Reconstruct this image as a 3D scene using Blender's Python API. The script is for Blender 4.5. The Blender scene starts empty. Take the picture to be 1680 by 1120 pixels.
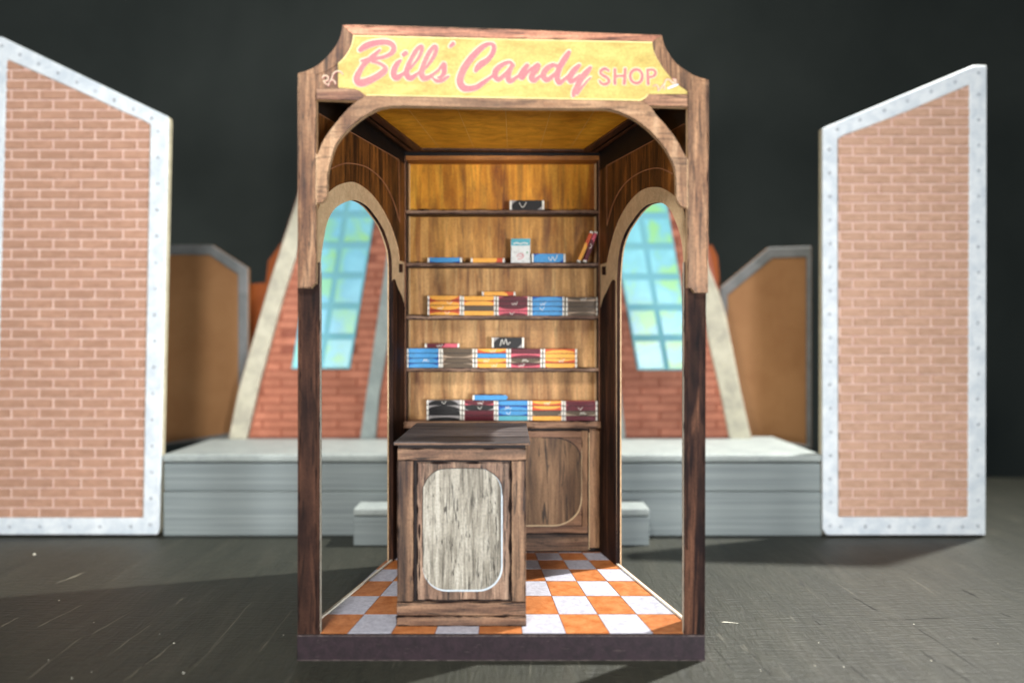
import bpy, bmesh, math, random
from mathutils import Vector
from mathutils.geometry import tessellate_polygon
random.seed(7)
SC = bpy.context.scene
COL = SC.collection

# ------------------------------------------------------------------ camera, world, lamps
FPX, CX, CY, ZE, D0 = 1200.0, 840.0, 560.0, 5.23, 12.0      # focal length in photo pixels, principal point, eye height, distance to shop front
cam_d = bpy.data.cameras.new('camera'); cam = bpy.data.objects.new('camera', cam_d); COL.objects.link(cam)
cam.location = (0, -D0, ZE); cam.rotation_euler = (math.radians(90), 0, 0)
cam_d.sensor_width = 36; cam_d.lens = 36 * FPX / 1680
cam_d.clip_start = 0.1; cam_d.clip_end = 300
cam_d.dof.use_dof = True; cam_d.dof.focus_distance = D0 * 1.17
cam_d.dof.aperture_fstop = (cam_d.lens / 1000) / 0.25
SC.camera = cam

w = bpy.data.worlds.new('World'); SC.world = w; w.use_nodes = True
w.node_tree.nodes['Background'].inputs[0].default_value = (0.75, 0.88, 1.0, 1)
w.node_tree.nodes['Background'].inputs[1].default_value = 0.10
SC.view_settings.view_transform = 'Standard'; SC.view_settings.look = 'None'
SC.view_settings.exposure = -0.14; SC.view_settings.gamma = 1.0

def lamp(name, loc, aim, size, watts, col, spot=None):
    l = bpy.data.lights.new(name, 'AREA'); l.shape = 'DISK'; l.size = size; l.energy = watts; l.color = col
    if spot: l.spread = math.radians(spot)
    o = bpy.data.objects.new(name, l); COL.objects.link(o); o.location = loc
    o.rotation_euler = (Vector(aim) - Vector(loc)).to_track_quat('-Z', 'Y').to_euler()
    return o
# hard lamp high behind and to the right: throws the shadows forward and to the left
lamp('rim_lamp', (18.3, 11.2, 30.2), (2, 3, 0), 0.7, 7600, (1.0, 0.985, 0.94), 96)
# soft lamp left of the camera, and a broad weak one above it
lamp('front_lamp', (-12.0, -25.0, 3.6), (0, 3, 4.8), 3.0, 4000, (1.0, 0.975, 0.94))
lamp('fill_lamp', (11.0, -25.0, 3.6), (-1, 3, 4.8), 5.0, 1800, (0.97, 0.98, 1.0), 80)
# small soft lamp just over the camera: reaches the shop floor under the sign
lamp('head_lamp', (-4.5, -17.0, 21.0), (-1.5, 1.5, 1.0), 4.5, 6200, (1.0, 0.985, 0.96))

# ------------------------------------------------------------------ helpers
def lin(c):
    if isinstance(c, (int, float)): c = (c, c, c)
    return tuple(((v / 255) / 12.92 if v / 255 <= 0.04045 else ((v / 255 + 0.055) / 1.055) ** 2.4) for v in c)
def P(px, py, d):                       # photo pixel at depth ratio d -> world point
    return Vector(((px - CX) / 100 * d, D0 * (d - 1), ZE + (CY - py) / 100 * d))
def PY(px, py, Y): return P(px, py, 1 + Y / D0)

class NT:
    def __init__(s, name, rough=0.6, spec=0.4):
        s.m = bpy.data.materials.new(name); s.m.use_nodes = True; s.t = s.m.node_tree
        s.b = s.t.nodes['Principled BSDF']
        s.b.inputs['Roughness'].default_value = rough; s.b.inputs['Specular IOR Level'].default_value = spec
    def n(s, typ, **kw):
        x = s.t.nodes.new(typ)
        for k, v in kw.items():
            if k in x.inputs: x.inputs[k].default_value = v
            else: setattr(x, k, v)
        return x
    def l(s, a, b): s.t.links.new(a, b)
    def pos(s, scale, obj=False):
        g = s.n('ShaderNodeTexCoord').outputs['Object'] if obj else s.n('ShaderNodeNewGeometry').outputs['Position']
        mp = s.n('ShaderNodeVectorMath', operation='MULTIPLY'); mp.inputs[1].default_value = scale
        s.l(g, mp.inputs[0]); return mp.outputs[0]
    def noise(s, vec, scale=1, detail=4, rough=0.6, dist=0):
        x = s.n('ShaderNodeTexNoise'); x.inputs['Scale'].default_value = scale; x.inputs['Detail'].default_value = detail
        x.inputs['Roughness'].default_value = rough; x.inputs['Distortion'].default_value = dist
        s.l(vec, x.inputs['Vector']); return x.outputs['Fac']
    def ramp(s, fac, stops):
        r = s.n('ShaderNodeValToRGB'); e = r.color_ramp.elements
        while len(e) < len(stops): e.new(0.5)
        for i, (p, c) in enumerate(stops):
            e[i].position = p; e[i].color = (*lin(c), 1) if not (isinstance(c, tuple) and len(c) == 4) else c
        s.l(fac, r.inputs[0]); return r.outputs[0]
    def mix(s, fac, a, b, mode='MIX'):
        x = s.n('ShaderNodeMix', data_type='RGBA', blend_type=mode)
        for v, i in ((fac, 0), (a, 6), (b, 7)):
            if hasattr(v, 'links'): s.l(v, x.inputs[i])
            elif i == 0: x.inputs[0].default_value = v
            else: x.inputs[i].default_value = (*lin(v), 1)
        return x.outputs[2]
    def color(s, c):
        if hasattr(c, 'links'): s.l(c, s.b.inputs['Base Color'])
        else: s.b.inputs['Base Color'].default_value = (*lin(c), 1)
    def bump(s, h, strength=0.3, dist=0.02):
        x = s.n('ShaderNodeBump'); x.inputs['Strength'].default_value = strength; x.inputs['Distance'].default_value = dist
        s.l(h, x.inputs['Height']); s.l(x.outputs[0], s.b.inputs['Normal'])

def wood(name, dark, mid, light, axis='z', freq=6.0, scratch=0.5, rough=0.55, spec=0.35, blotch=0.35, contrast=0.16, band=0.0):
    t = NT(name, rough, spec)
    k = freq
    sc = {'z': (k, k, k * 0.07), 'x': (k * 0.07, k, k), 'y': (k, k * 0.07, k), 'bend': (k * 0.07, k, k)}[axis]
    big = {'z': (1.1, 1.1, 0.35), 'x': (0.35, 1.1, 1.1), 'y': (1.1, .35, 1.1), 'bend': (.8, .8, .8)}[axis]
    p = t.pos(sc)
    f = t.noise(p, 1, 6, 0.65, 0.6)
    if axis == 'bend':                   # grain that turns from lying to upright where the arch comes down
        f2 = t.noise(t.pos((k, k, k * .07)), 1, 6, 0.65, 0.6)
        sx = t.n('ShaderNodeSeparateXYZ'); t.l(t.n('ShaderNodeNewGeometry').outputs['Position'], sx.inputs[0])
        a_ = t.n('ShaderNodeMath', operation='ADD'); a_.inputs[1].default_value = .2; t.l(sx.outputs[0], a_.inputs[0])
        b_ = t.n('ShaderNodeMath', operation='ABSOLUTE'); t.l(a_.outputs[0], b_.inputs[0])
        mr = t.n('ShaderNodeMapRange'); mr.inputs[1].default_value = 2.1; mr.inputs[2].default_value = 2.7; t.l(b_.outputs[0], mr.inputs[0])
        mx = t.n('ShaderNodeMix', data_type='FLOAT'); t.l(mr.outputs[0], mx.inputs[0]); t.l(f, mx.inputs[2]); t.l(f2, mx.inputs[3]); f = mx.outputs[0]
    base = t.ramp(f, [(0.5 - contrast, dark), (0.5, mid), (0.5 + contrast, light)])
    bl = t.noise(t.pos(big), 1.6, 3, 0.6)
    blr = t.ramp(bl, [(0.38, (0, 0, 0)), (0.68, (255, 255, 255))])
    base2 = t.mix(blotch, base, t.mix(blr, dark, light))
    if band:
        bn = t.noise(t.pos(tuple(v * 0.42 for v in sc)), 1, 3, 0.55, 0.8)
        br = t.ramp(bn, [(0.52, (0, 0, 0)), (0.66, (255, 255, 255))])
        bm_ = t.n('ShaderNodeMath', operation='MULTIPLY'); bm_.inputs[1].default_value = band; t.l(br, bm_.inputs[0])
        base2 = t.mix(bm_.outputs[0], base2, tuple(v * 0.5 for v in dark))
    p3 = t.pos(tuple(v * 3.3 for v in sc))
    s3 = t.noise(p3, 1, 3, 0.5, 1.0)
    sr = t.ramp(s3, [(0.57, (0, 0, 0)), (0.64, (255, 255, 255))])
    sm = t.n('ShaderNodeMath', operation='MULTIPLY'); sm.inputs[1].default_value = scratch; t.l(sr, sm.inputs[0])
    dk = tuple(v * 0.42 for v in dark)
    base3 = t.mix(sm.outputs[0], base2, dk)
    # fine paper tooth of the print
    tooth = t.noise(t.pos((28, 28, 28)), 1, 3, 0.7)
    base4 = t.mix(0.35, base3, t.ramp(tooth, [(0.35, (70, 66, 62)), (0.65, (200, 196, 190))]), 'OVERLAY')
    t.color(base4); t.bump(tooth, 0.25, 0.015)
    return t.m

def paper(name, c, c2=None, scale=3.0, rough=0.6, spec=0.3, stretch=(1, 1, 1), tooth=0.3, rnd=0.0):
    t = NT(name, rough, spec)
    c2 = c2 or tuple(v * 0.9 for v in c)
    f = t.noise(t.pos(stretch), scale, 5, 0.65, 0.4)
    col = t.ramp(f, [(0.35, c2), (0.62, c)])
    tn = t.noise(t.pos((30, 30, 30)), 1, 3, 0.7)
    if tooth: col = t.mix(tooth, col, t.ramp(tn, [(0.35, (80, 80, 80)), (0.65, (185, 185, 185))]), 'OVERLAY')
    if rnd:
        oi = t.n('ShaderNodeObjectInfo'); hs = t.n('ShaderNodeHueSaturation')
        mr = t.n('ShaderNodeMapRange'); mr.inputs[3].default_value = 1 - rnd; mr.inputs[4].default_value = 1 + rnd
        t.l(oi.outputs['Random'], mr.inputs[0]); t.l(mr.outputs[0], hs.inputs['Value']); t.l(col, hs.inputs['Color'])
        col = hs.outputs[0]
    t.color(col); t.bump(tn, 0.2, 0.012)
    return t.m

def off_of(o):
    v = Vector((0, 0, 0))
    while o is not None: v += o.location; o = o.parent
    return v
def link(name, me, mats, parent=None, kind=None):
    o = bpy.data.objects.new(name, me); COL.objects.link(o)
    for m in (mats if isinstance(mats, (list, tuple)) else [mats]):
        if len(me.materials) < (len(mats) if isinstance(mats, (list, tuple)) else 1): me.materials.append(m)
    if parent is not None: o.parent = parent
    if kind: o['kind'] = kind
    return o
def mesh_obj(name, verts, faces, mats, parent=None, midx=None, bevel=0, seg=2, smooth=False, kind=None, recalc=True):
    of = off_of(parent)
    me = bpy.data.meshes.new(name)
    me.from_pydata([tuple(Vector(v) - of) for v in verts], [], faces); me.update()
    if midx:
        for p, i in zip(me.polygons, midx): p.material_index = i
    if recalc:
        bm = bmesh.new(); bm.from_mesh(me); bmesh.ops.recalc_face_normals(bm, faces=bm.faces); bm.to_mesh(me); bm.free()
    if smooth:
        for p in me.polygons: p.use_smooth = True
    o = link(name, me, mats, parent, kind)
    if bevel:
        b = o.modifiers.new('bevel', 'BEVEL'); b.width = bevel; b.segments = seg; b.limit_method = 'ANGLE'; b.angle_limit = math.radians(40)
    return o
def box(name, x0, x1, y0, y1, z0, z1, mats, parent=None, bevel=0, seg=2, **kw):
    v = [(x, y, z) for x in (x0, x1) for y in (y0, y1) for z in (z0, z1)]
    f = [(0, 1, 3, 2), (4, 6, 7, 5), (0, 4, 5, 1), (2, 3, 7, 6), (0, 2, 6, 4), (1, 5, 7, 3)]
    return mesh_obj(name, v, f, mats, parent, bevel=bevel, seg=seg, **kw)
def plate(name, loops, map3, ext, mats, parent=None, bevel=0, seg=2, **kw):
    """loops: outline then holes in 2D; map3 gives the near face; ext is the thickness vector (material 1 on the cut edges if given)"""
    ext = Vector(ext)
    flat = [p for l in loops for p in l]
    tri = tessellate_polygon([[Vector((a, b, 0)) for a, b in l] for l in loops])
    F = [map3(a, b) for a, b in flat]; n = len(F)
    V = F + [q + ext for q in F]
    faces = [tuple(t) for t in tri] + [tuple(i + n for i in reversed(t)) for t in tri]
    mi = [0] * len(faces); k = 0
    for l in loops:
        m = len(l)
        for i in range(m):
            a, b = k + i, k + (i + 1) % m
            faces.append((a, b, b + n, a + n)); mi.append(1 if isinstance(mats, (list, tuple)) and len(mats) > 1 else 0)
        k += m
    return mesh_obj(name, V, faces, mats, parent, midx=mi, bevel=bevel, seg=seg, **kw)
def pplate(name, loops, Y, thick, mats, parent=None, **kw):      # card facing the camera, outline in photo pixels, at depth Y
    return plate(name, loops, lambda a, b: PY(a, b, Y), (0, thick, 0), mats, parent, **kw)
def cr(pts, n=6, closed=False):                                  # Catmull-Rom through points (any dimension)
    out = []; N = len(pts)
    for i in range(N if closed else N - 1):
        g = lambda j: pts[j % N] if closed else pts[max(0, min(N - 1, j))]
        p0, p1, p2, p3 = g(i - 1), g(i), g(i + 1), g(i + 2)
        for s in range(n):
            t = s / n
            out.append(tuple(0.5 * ((2 * b) + (c - a) * t + (2 * a - 5 * b + 4 * c - d) * t * t + (3 * b - a - 3 * c + d) * t ** 3) for a, b, c, d in zip(p0, p1, p2, p3)))
    if not closed: out.append(tuple(pts[-1]))
    return out
def rrect(x0, y0, x1, y1, r, n=8):
    o = []
    for cx, cy, a in ((x1 - r, y0 + r, -90), (x1 - r, y1 - r, 0), (x0 + r, y1 - r, 90), (x0 + r, y0 + r, 180)):
        for i in range(n + 1):
            t = math.radians(a + 90 * i / n); o.append((cx + r * math.cos(t), cy + r * math.sin(t)))
    return o
def thing(name, loc, label, cat, group=None):
    o = bpy.data.objects.new(name, None); COL.objects.link(o); o.location = loc; o.empty_display_size = 0.3
    o['label'] = label; o['category'] = cat
    if group: o['group'] = group
    return o
def ribbon_geo(strokes, map3, V, F, grow=0.0, dx=0, dy=0, z0=0.0, nrm=(0, -1, 0)):
    """strokes: lists of (x, y, width) in pixels -> flat strips with round ends appended to V, F"""
    nrm = Vector(nrm); k = 0
    for st in strokes:
        pts = cr(st, 7) if len(st) > 2 else st
        L = []
        for i, (x, y, wd) in enumerate(pts):
            a = pts[max(0, i - 1)]; b = pts[min(len(pts) - 1, i + 1)]
            tx, ty = b[0] - a[0], b[1] - a[1]; q = math.hypot(tx, ty) or 1; L.append((x + dx, y + dy, -ty / q, tx / q, max(0.0008, wd / 2 + grow)))
        def add(x, y, i): V.append(map3(x, y) + nrm * (z0 + 0.0004 * k + 0.000004 * i)); return len(V) - 1
        prev = None
        for i, (x, y, nx, ny, h) in enumerate(L):
            a = add(x + nx * h, y + ny * h, i); b = add(x - nx * h, y - ny * h, i)
            if prev: F.append((prev[0], prev[1], b, a))
            prev = (a, b)
        for (x, y, nx, ny, h), i, sgn in ((L[0], 0, 1), (L[-1], len(L), -1)):
            c = add(x, y, i); ring = []
            a0 = math.atan2(ny, nx)
            for j in range(9):
                t = a0 + sgn * math.pi * j / 8
                ring.append(add(x + math.cos(t) * h, y + math.sin(t) * h, i))
            for j in range(8): F.append((c, ring[j], ring[j + 1]))
        k += 1
def ribbons(name, strokes, map3, mat, parent, **kw):
    V, F = [], []; ribbon_geo(strokes, map3, V, F, **kw)
    return mesh_obj(name, V, F, mat, parent, recalc=False)

# ------------------------------------------------------------------ materials
M = {}
M['frame_v'] = wood('frame wood upright', (74, 48, 36), (138, 98, 68), (188, 148, 112), 'z', 7, 0.6, contrast=0.13, band=.45)
M['frame_h'] = wood('frame wood lying', (84, 52, 44), (150, 104, 80), (198, 156, 122), 'x', 7, 0.7, contrast=0.13, band=.5)
M['frame_red'] = wood('frame wood reddish', (92, 50, 46), (168, 106, 82), (218, 160, 126), 'x', 7, 0.65, contrast=0.12)
M['arch'] = wood('arch wood', (98, 68, 50), (158, 119, 86), (202, 166, 130), 'bend', 6, 0.5, band=.4)
M['walnut'] = wood('walnut print', (14, 7, 7), (36, 20, 17), (96, 62, 44), 'z', 5, 0.6, blotch=0.3, contrast=0.18, rough=.7, spec=.15)
M['walnut_post'] = wood('walnut post print', (13, 6, 7), (34, 18, 16), (118, 80, 60), 'z', 4.5, 0.6, blotch=0.3, contrast=0.18, rough=.7, spec=.15)
M['panel_dark'] = wood('side panel print', (20, 10, 6), (74, 42, 18), (168, 106, 46), 'z', 4.5, 0.5, blotch=0.45, contrast=0.15)
M['frieze'] = paper('black brown frieze', (22, 15, 12), (10, 7, 6))
M['inlay'] = paper('pale inlay line', (178, 128, 92), (150, 100, 72))
M['kraft'] = paper('raw card', (222, 198, 158), (206, 182, 140), 5)
M['kraft_edge'] = paper('raw card edge', (214, 186, 148), (190, 158, 118), 9)
M['white_edge'] = paper('white card edge', (238, 236, 222), (222, 216, 198), 9)
M['plinth'] = paper('plum brown paper', (46, 32, 39), (30, 21, 26), 6, 0.5, tooth=0.5)
M['scuff'] = paper('scuffed paper edge', (96, 84, 82), (40, 30, 33), 7, tooth=0.5)
M['gold'] = paper('gold ceiling paper', (244, 180, 50), (214, 148, 30), 2.2, 0.5, stretch=(1, 1.8, 1), tooth=0.15)
M['gold_line'] = paper('gold seam', (250, 206, 120))
M['mould'] = wood('ceiling moulding', (36, 18, 12), (74, 42, 26), (112, 70, 44), 'y', 5, 0.3)
M['shelf_edge'] = wood('shelf edge', (52, 32, 24), (104, 72, 54), (184, 150, 124), 'x', 9, 0.5)
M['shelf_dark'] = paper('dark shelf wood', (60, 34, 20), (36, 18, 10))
for i, (a, b, c) in enumerate([((112, 54, 0), (206, 128, 10), (248, 188, 60)), ((108, 58, 14), (188, 126, 46), (234, 184, 100)),
                               ((106, 62, 26), (184, 130, 68), (230, 188, 122)), ((102, 60, 28), (180, 128, 72), (228, 186, 126)), ((102, 60, 30), (178, 128, 76), (226, 186, 128))]):
    M['back%d' % i] = wood('shelf back print %d' % i, a, b, c, 'z', 4.2, 0.3, blotch=0.4, contrast=0.15)
M['rail_gold'] = wood('top rail', (110, 60, 20), (176, 106, 44), (206, 140, 70), 'x', 6, 0.3)
M['cab_v'] = wood('cabinet stile', (90, 60, 42), (150, 110, 78), (190, 150, 112), 'z', 6, 0.4, band=.4)
M['cab_h'] = wood('cabinet rail', (90, 60, 46), (150, 110, 82), (186, 146, 114), 'x', 6, 0.6, band=.5)
M['cab_panel'] = wood('cabinet door print', (58, 38, 24), (124, 92, 64), (172, 136, 100), 'z', 4, 0.85, contrast=0.14, band=.6)
M['cab_line'] = paper('cream line', (224, 200, 158))
M['cnt_v'] = wood('counter stile', (48, 31, 26), (122, 90, 68), (178, 142, 110), 'z', 5, 0.75, contrast=0.14, band=.7)
M['cnt_h'] = wood('counter rail', (38, 26, 23), (110, 80, 62), (166, 130, 102), 'x', 5, 0.85, contrast=0.14, band=.75)
M['cnt_panel'] = wood('counter panel print', (54, 37, 33), (130, 100, 82), (184, 154, 130), 'z', 8, 0.85, contrast=0.14, band=.6)
M['cnt_pale'] = wood('weathered pale panel', (92, 86, 76), (152, 147, 134), (188, 184, 172), 'z', 10, 0.7, blotch=0.2, contrast=0.13)
M['cnt_top'] = wood('charred counter top', (22, 20, 22), (54, 50, 52), (140, 130, 128), 'x', 5, 0.7, band=.6)
M['cnt_dark'] = paper('dark gap', (38, 26, 24), (20, 14, 14))
M['blue_line'] = paper('pale blue line', (206, 216, 224))
M['tile_w'] = paper('white tile', (196, 196, 204), (172, 172, 184), 9, 0.45, tooth=0.25, rnd=0.04)
M['tile_o'] = paper('orange tile', (198, 128, 76), (172, 98, 46), 5, 0.45, tooth=0.25, rnd=0.06)
M['floor'] = paper('floor grout', (150, 92, 76), (110, 66, 56))
M['floor_edge'] = paper('floor dark border', (44, 28, 22), (22, 14, 12))
M['sign'] = paper('sign yellow paint', (202, 186, 108), (182, 158, 86), 1.6, 0.55, stretch=(1, 1, 2.6), tooth=0.28)
M['sign_rim'] = paper('sign pale rim', (246, 230, 168))
M['pink'] = paper('pink lettering', (208, 124, 124), (192, 112, 120), 2)
M['mauve'] = paper('mauve lettering shade', (186, 136, 138))
M['cream'] = paper('cream lettering outline', (226, 210, 184))
M['dusty'] = paper('dusty rose lettering', (196, 124, 116), (178, 112, 118))
# bars
for n, c in dict(orange=(240, 178, 72), rust=(206, 84, 42), blue=(72, 152, 206), navy=(20, 84, 168), maroon=(96, 26, 38), rose=(214, 96, 112),
                 olive=(92, 76, 58), taupe=(176, 152, 128), black=(26, 24, 24), grey=(164, 158, 156), cap=(236, 232, 222), teal=(92, 176, 190),
                 yellow=(246, 200, 44), skyblue=(120, 190, 214), boxwhite=(222, 224, 220), gap=(24, 20, 22), mint=(176, 224, 208), green=(110, 160, 120)).items():
    M[n] = paper('bar ' + n, c, tuple(v * 0.93 for v in c), 6, 0.45, tooth=0.3)
M['board'] = paper('pale marbled border', (236, 242, 245), (212, 221, 228), 2.4, 0.5)
M['board_side'] = paper('board cut side', (214, 206, 180), (196, 188, 160))
M['mortar'] = paper('pink mortar', (232, 206, 194), (220, 190, 178), 4)
M['brick'] = paper('board brick print', (196, 154, 130), (180, 138, 114), 3, tooth=.15, rnd=0.06, stretch=(1, 1, 4))
M['brick_r'] = paper('board brick print warm', (208, 170, 146), (192, 154, 128), 3, tooth=.15, rnd=0.05, stretch=(1, 1, 4))
M['rivet'] = paper('rivet', (204, 210, 216))
M['fbrick'] = paper('red brick print', (204, 134, 106), (184, 112, 86), 1.4, rnd=0.1)
M['fmortar'] = paper('red brick joint', (170, 100, 78), (150, 84, 64))
M['fborder'] = paper('cream stone border', (216, 212, 194), (190, 186, 168), 2)
M['fborder2'] = paper('grey stone border', (178, 190, 186), (158, 170, 168), 2)
M['kraft_b'] = paper('brown board', (172, 126, 82), (160, 114, 72), 0.8)
M['kraft_o'] = paper('orange brown board', (178, 92, 34), (160, 78, 26), 1)
M['kgrey'] = paper('grey painted rim', (132, 134, 134), (112, 116, 116), 2)
M['pane_c'] = paper('cyan pane', (150, 232, 244), (168, 236, 160), 0.9, 0.35, tooth=0.1)
M['pane_g'] = paper('green pane', (170, 240, 190), (150, 226, 240), 1.2, 0.35, tooth=0.1)
M['muntin'] = paper('blue grey glazing bar', (128, 198, 216), (130, 200, 206), 2, tooth=0)

def mat_pane(name, a, b, k):
    t = NT(name, 0.3, 0.5); f = t.noise(t.pos((1, 1, 1)), k, 3, 0.5, 0.3)
    t.color(t.ramp(f, [(0.40, b), (0.52, a), (0.66, tuple(min(255, v + 14) for v in a))])); return t.m
def mat_podium():
    t = NT('grey painted slab', 0.55, 0.3)
    f = t.noise(t.pos((0.15, 1, 14)), 1, 4, 0.6)
    t.color(t.ramp(f, [(0.35, (122, 131, 132)), (0.65, (142, 151, 150))])); t.bump(f, 0.5, 0.03); return t.m
M['podium'] = mat_podium()
M['pane_c'] = mat_pane('cyan leaded pane', (132, 214, 240), (150, 228, 186), 0.8)
M['pane_g'] = mat_pane('green leaded pane', (136, 218, 232), (160, 232, 160), 1.1)
M['podium_top_lit'] = paper('lit grey slab top', (176, 184, 180), (160, 168, 166), 2)  # slightly paler slab paint, lightened to put overhead light into the colour

def mat_table():
    t = NT('black stained tabletop', 0.55, 0.55)
    g = t.noise(t.pos((1.3, 0.22, 1)), 1.3, 6, 0.55, 0.6)
    fine = t.noise(t.pos((9, 1.6, 1)), 1, 5, 0.62, 0.8)
    cross = t.noise(t.pos((2.0, 16, 1)), 1, 4, 0.6, 0.5)
    base = t.ramp(g, [(0.30, (48, 50, 40)), (0.55, (57, 58, 47)), (0.75, (68, 67, 56))])
    base = t.mix(0.34, base, t.ramp(fine, [(0.4, (80, 80, 80)), (0.62, (160, 160, 156))]), 'OVERLAY')
    base = t.mix(0.22, base, t.ramp(cross, [(0.4, (90, 90, 90)), (0.62, (160, 160, 156))]), 'OVERLAY')
    sc = t.ramp(t.noise(t.pos((5.0, 0.42, 1)), 1, 4, 0.5, 0.9), [(0.69, (0, 0, 0)), (0.73, (255, 255, 255))])
    scm = t.n('ShaderNodeMath', operation='MULTIPLY'); scm.inputs[1].default_value = 0.20; t.l(sc, scm.inputs[0])
    base = t.mix(scm.outputs[0], base, (142, 138, 122))
    dk = t.ramp(t.noise(t.pos((3.4, 0.30, 4)), 1, 5, 0.55, 0.9), [(0.29, (255, 255, 255)), (0.32, (0, 0, 0))])
    dkm = t.n('ShaderNodeMath', operation='MULTIPLY'); dkm.inputs[1].default_value = 0.7; t.l(dk, dkm.inputs[0])
    base = t.mix(dkm.outputs[0], base, (24, 24, 22))
    t.color(base)
    ad = t.n('ShaderNodeMath', operation='ADD'); t.l(g, ad.inputs[0]); t.l(fine, ad.inputs[1])
    ad2 = t.n('ShaderNodeMath', operation='ADD'); t.l(ad.outputs[0], ad2.inputs[0]); t.l(cross, ad2.inputs[1])
    t.bump(ad2.outputs[0], 0.5, 0.05); return t.m
M['table'] = mat_table()
M['backdrop'] = paper('dark grey backdrop', (92, 98, 93), (80, 86, 82), 0.05, 0.9, 0.1, tooth=0.1)

# ------------------------------------------------------------------ the setting
mesh_obj('tabletop', [(-34, -12.6, 0), (34, -12.6, 0), (34, 16.2, 0), (-34, 16.2, 0), (-34, -12.6, -.5), (34, -12.6, -.5), (34, 16.2, -.5), (-34, 16.2, -.5)],
         [(0, 1, 2, 3), (4, 7, 6, 5), (0, 4, 5, 1), (1, 5, 6, 2), (2, 6, 7, 3), (3, 7, 4, 0)], M['table'], kind='structure', bevel=0.08)
TB = bpy.data.objects['tabletop']
M['crack'] = paper('dark crack', (24, 24, 21), (16, 16, 14)); M['scrape'] = paper('pale scrape', (138, 133, 116), (108, 105, 92))
def onT(px, py): d = 523.0 / (py - 560); v = P(px, py, d); v.z = 0.0015; return v
def marks(name, lines, mat):
    for k, ln in enumerate(lines):
        rr = random.Random(k); pts = []
        (x0, y0), (x1, y1), wd = ln
        n = 7
        for i in range(n): pts.append((x0 + (x1 - x0) * i / (n - 1) + rr.uniform(-1.2, 1.2), y0 + (y1 - y0) * i / (n - 1) + rr.uniform(-.6, .6), wd * (.25 + rr.random()) * (0.2 if i in (0, n - 1) else 1)))
        ribbons(name, [pts], onT, M[mat], TB, nrm=(0, 0, 1))
marks('crack', [((1397, 978), (1440, 1001), 1.6), ((1428, 1017), (1560, 1013), 1.0), ((1500, 1026), (1604, 1096), 1.1), ((1510, 1066), (1536, 1084), 1.6), ((1546, 1088), (1592, 1118), 1.8),
                ((1372, 1073), (1388, 1090), 1.6), ((1395, 1092), (1430, 1120), 1.8), ((1215, 1056), (1240, 1078), 1.2), ((1252, 1095), (1275, 1119), 1.6), ((1336, 1018), (1348, 1026), 1.4),
                ((1578, 966), (1606, 981), 1.6), ((1170, 1060), (1205, 1100), 1.0), ((1595, 1045), (1604, 1050), 1.4), ((1640, 1005), (1660, 1012), 1.3), ((262, 1068), (232, 1094), 1.2), ((330, 1074), (308, 1096), 1.1)], 'crack')
marks('scrape', [((30, 1012), (0, 1028), 1.6), ((138, 990), (58, 1030), 1.2), ((140, 1040), (40, 1116), 1.0), ((220, 1000), (150, 1040), 1.0), ((290, 1052), (200, 1118), 1.4), ((300, 980), (288, 992), 1.6), ((415, 985), (340, 1070), .9),
                 ((480, 1000), (425, 1070), .8), ((140, 938), (92, 957), 3.0), ((372, 1040), (300, 1112), .8), ((250, 1022), (170, 1080), .8)], 'scrape')
V = []; Fc = []
for i, (y, z) in enumerate([(38, -30), (38, 50), (38.5, 51)]): V += [(-110, y, z), (110, y, z)]
mesh_obj('backdrop', V, [(0, 1, 3, 2), (2, 3, 5, 4)], M['backdrop'], kind='structure')

# dust and crumbs on the table
bm = bmesh.new()
for px, py, s in ((56, 910, .045), (97, 985, .022), (154, 1021, .012), (285, 1055, .02), (262, 1040, .012), (118, 1112, .02), (150, 1102, .012), (301, 1104, .02),
                  (465, 1042, .015), (1343, 1054, .014), (1499, 1024, .018), (1528, 1084, .02), (1337, 1092, .015), (1384, 1094, .02), (1637, 1056, .014), (1248, 1100, .018), (79, 1083, .014)):
    d = 523.0 / (py - 560); c = P(px, py, d); s *= .6; c.z = 0.004 + s * .5
    r = bmesh.ops.create_icosphere(bm, subdivisions=1, radius=s * d)
    for v in r['verts']: v.co = Vector((v.co.x * random.uniform(.6, 1.5), v.co.y * random.uniform(.6, 1.4), v.co.z * .6)) + c
me = bpy.data.meshes.new('dust_crumbs'); bm.to_mesh(me); bm.free(); link('dust_crumbs', me, M['white_edge'], kind='stuff')
a, b = P(1184, 1020, 523 / 460), P(1211, 1022, 523 / 462)
fib = mesh_obj('paper_fibre', [a + Vector((0, -.012, .006)), b + Vector((0, -.012, .006)), b + Vector((0, .0, .006)), a + Vector((0, .0, .006)), a + Vector((.05, 0, .014)), b + Vector((-.05, 0, .014))],
               [(0, 1, 5, 4), (2, 3, 4, 5), (0, 4, 3), (1, 2, 5), (0, 3, 2, 1)], M['white_edge'])
fib['label'] = 'short pale paper fibre lying on the black tabletop right of the shop'; fib['category'] = 'fibre'

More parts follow.
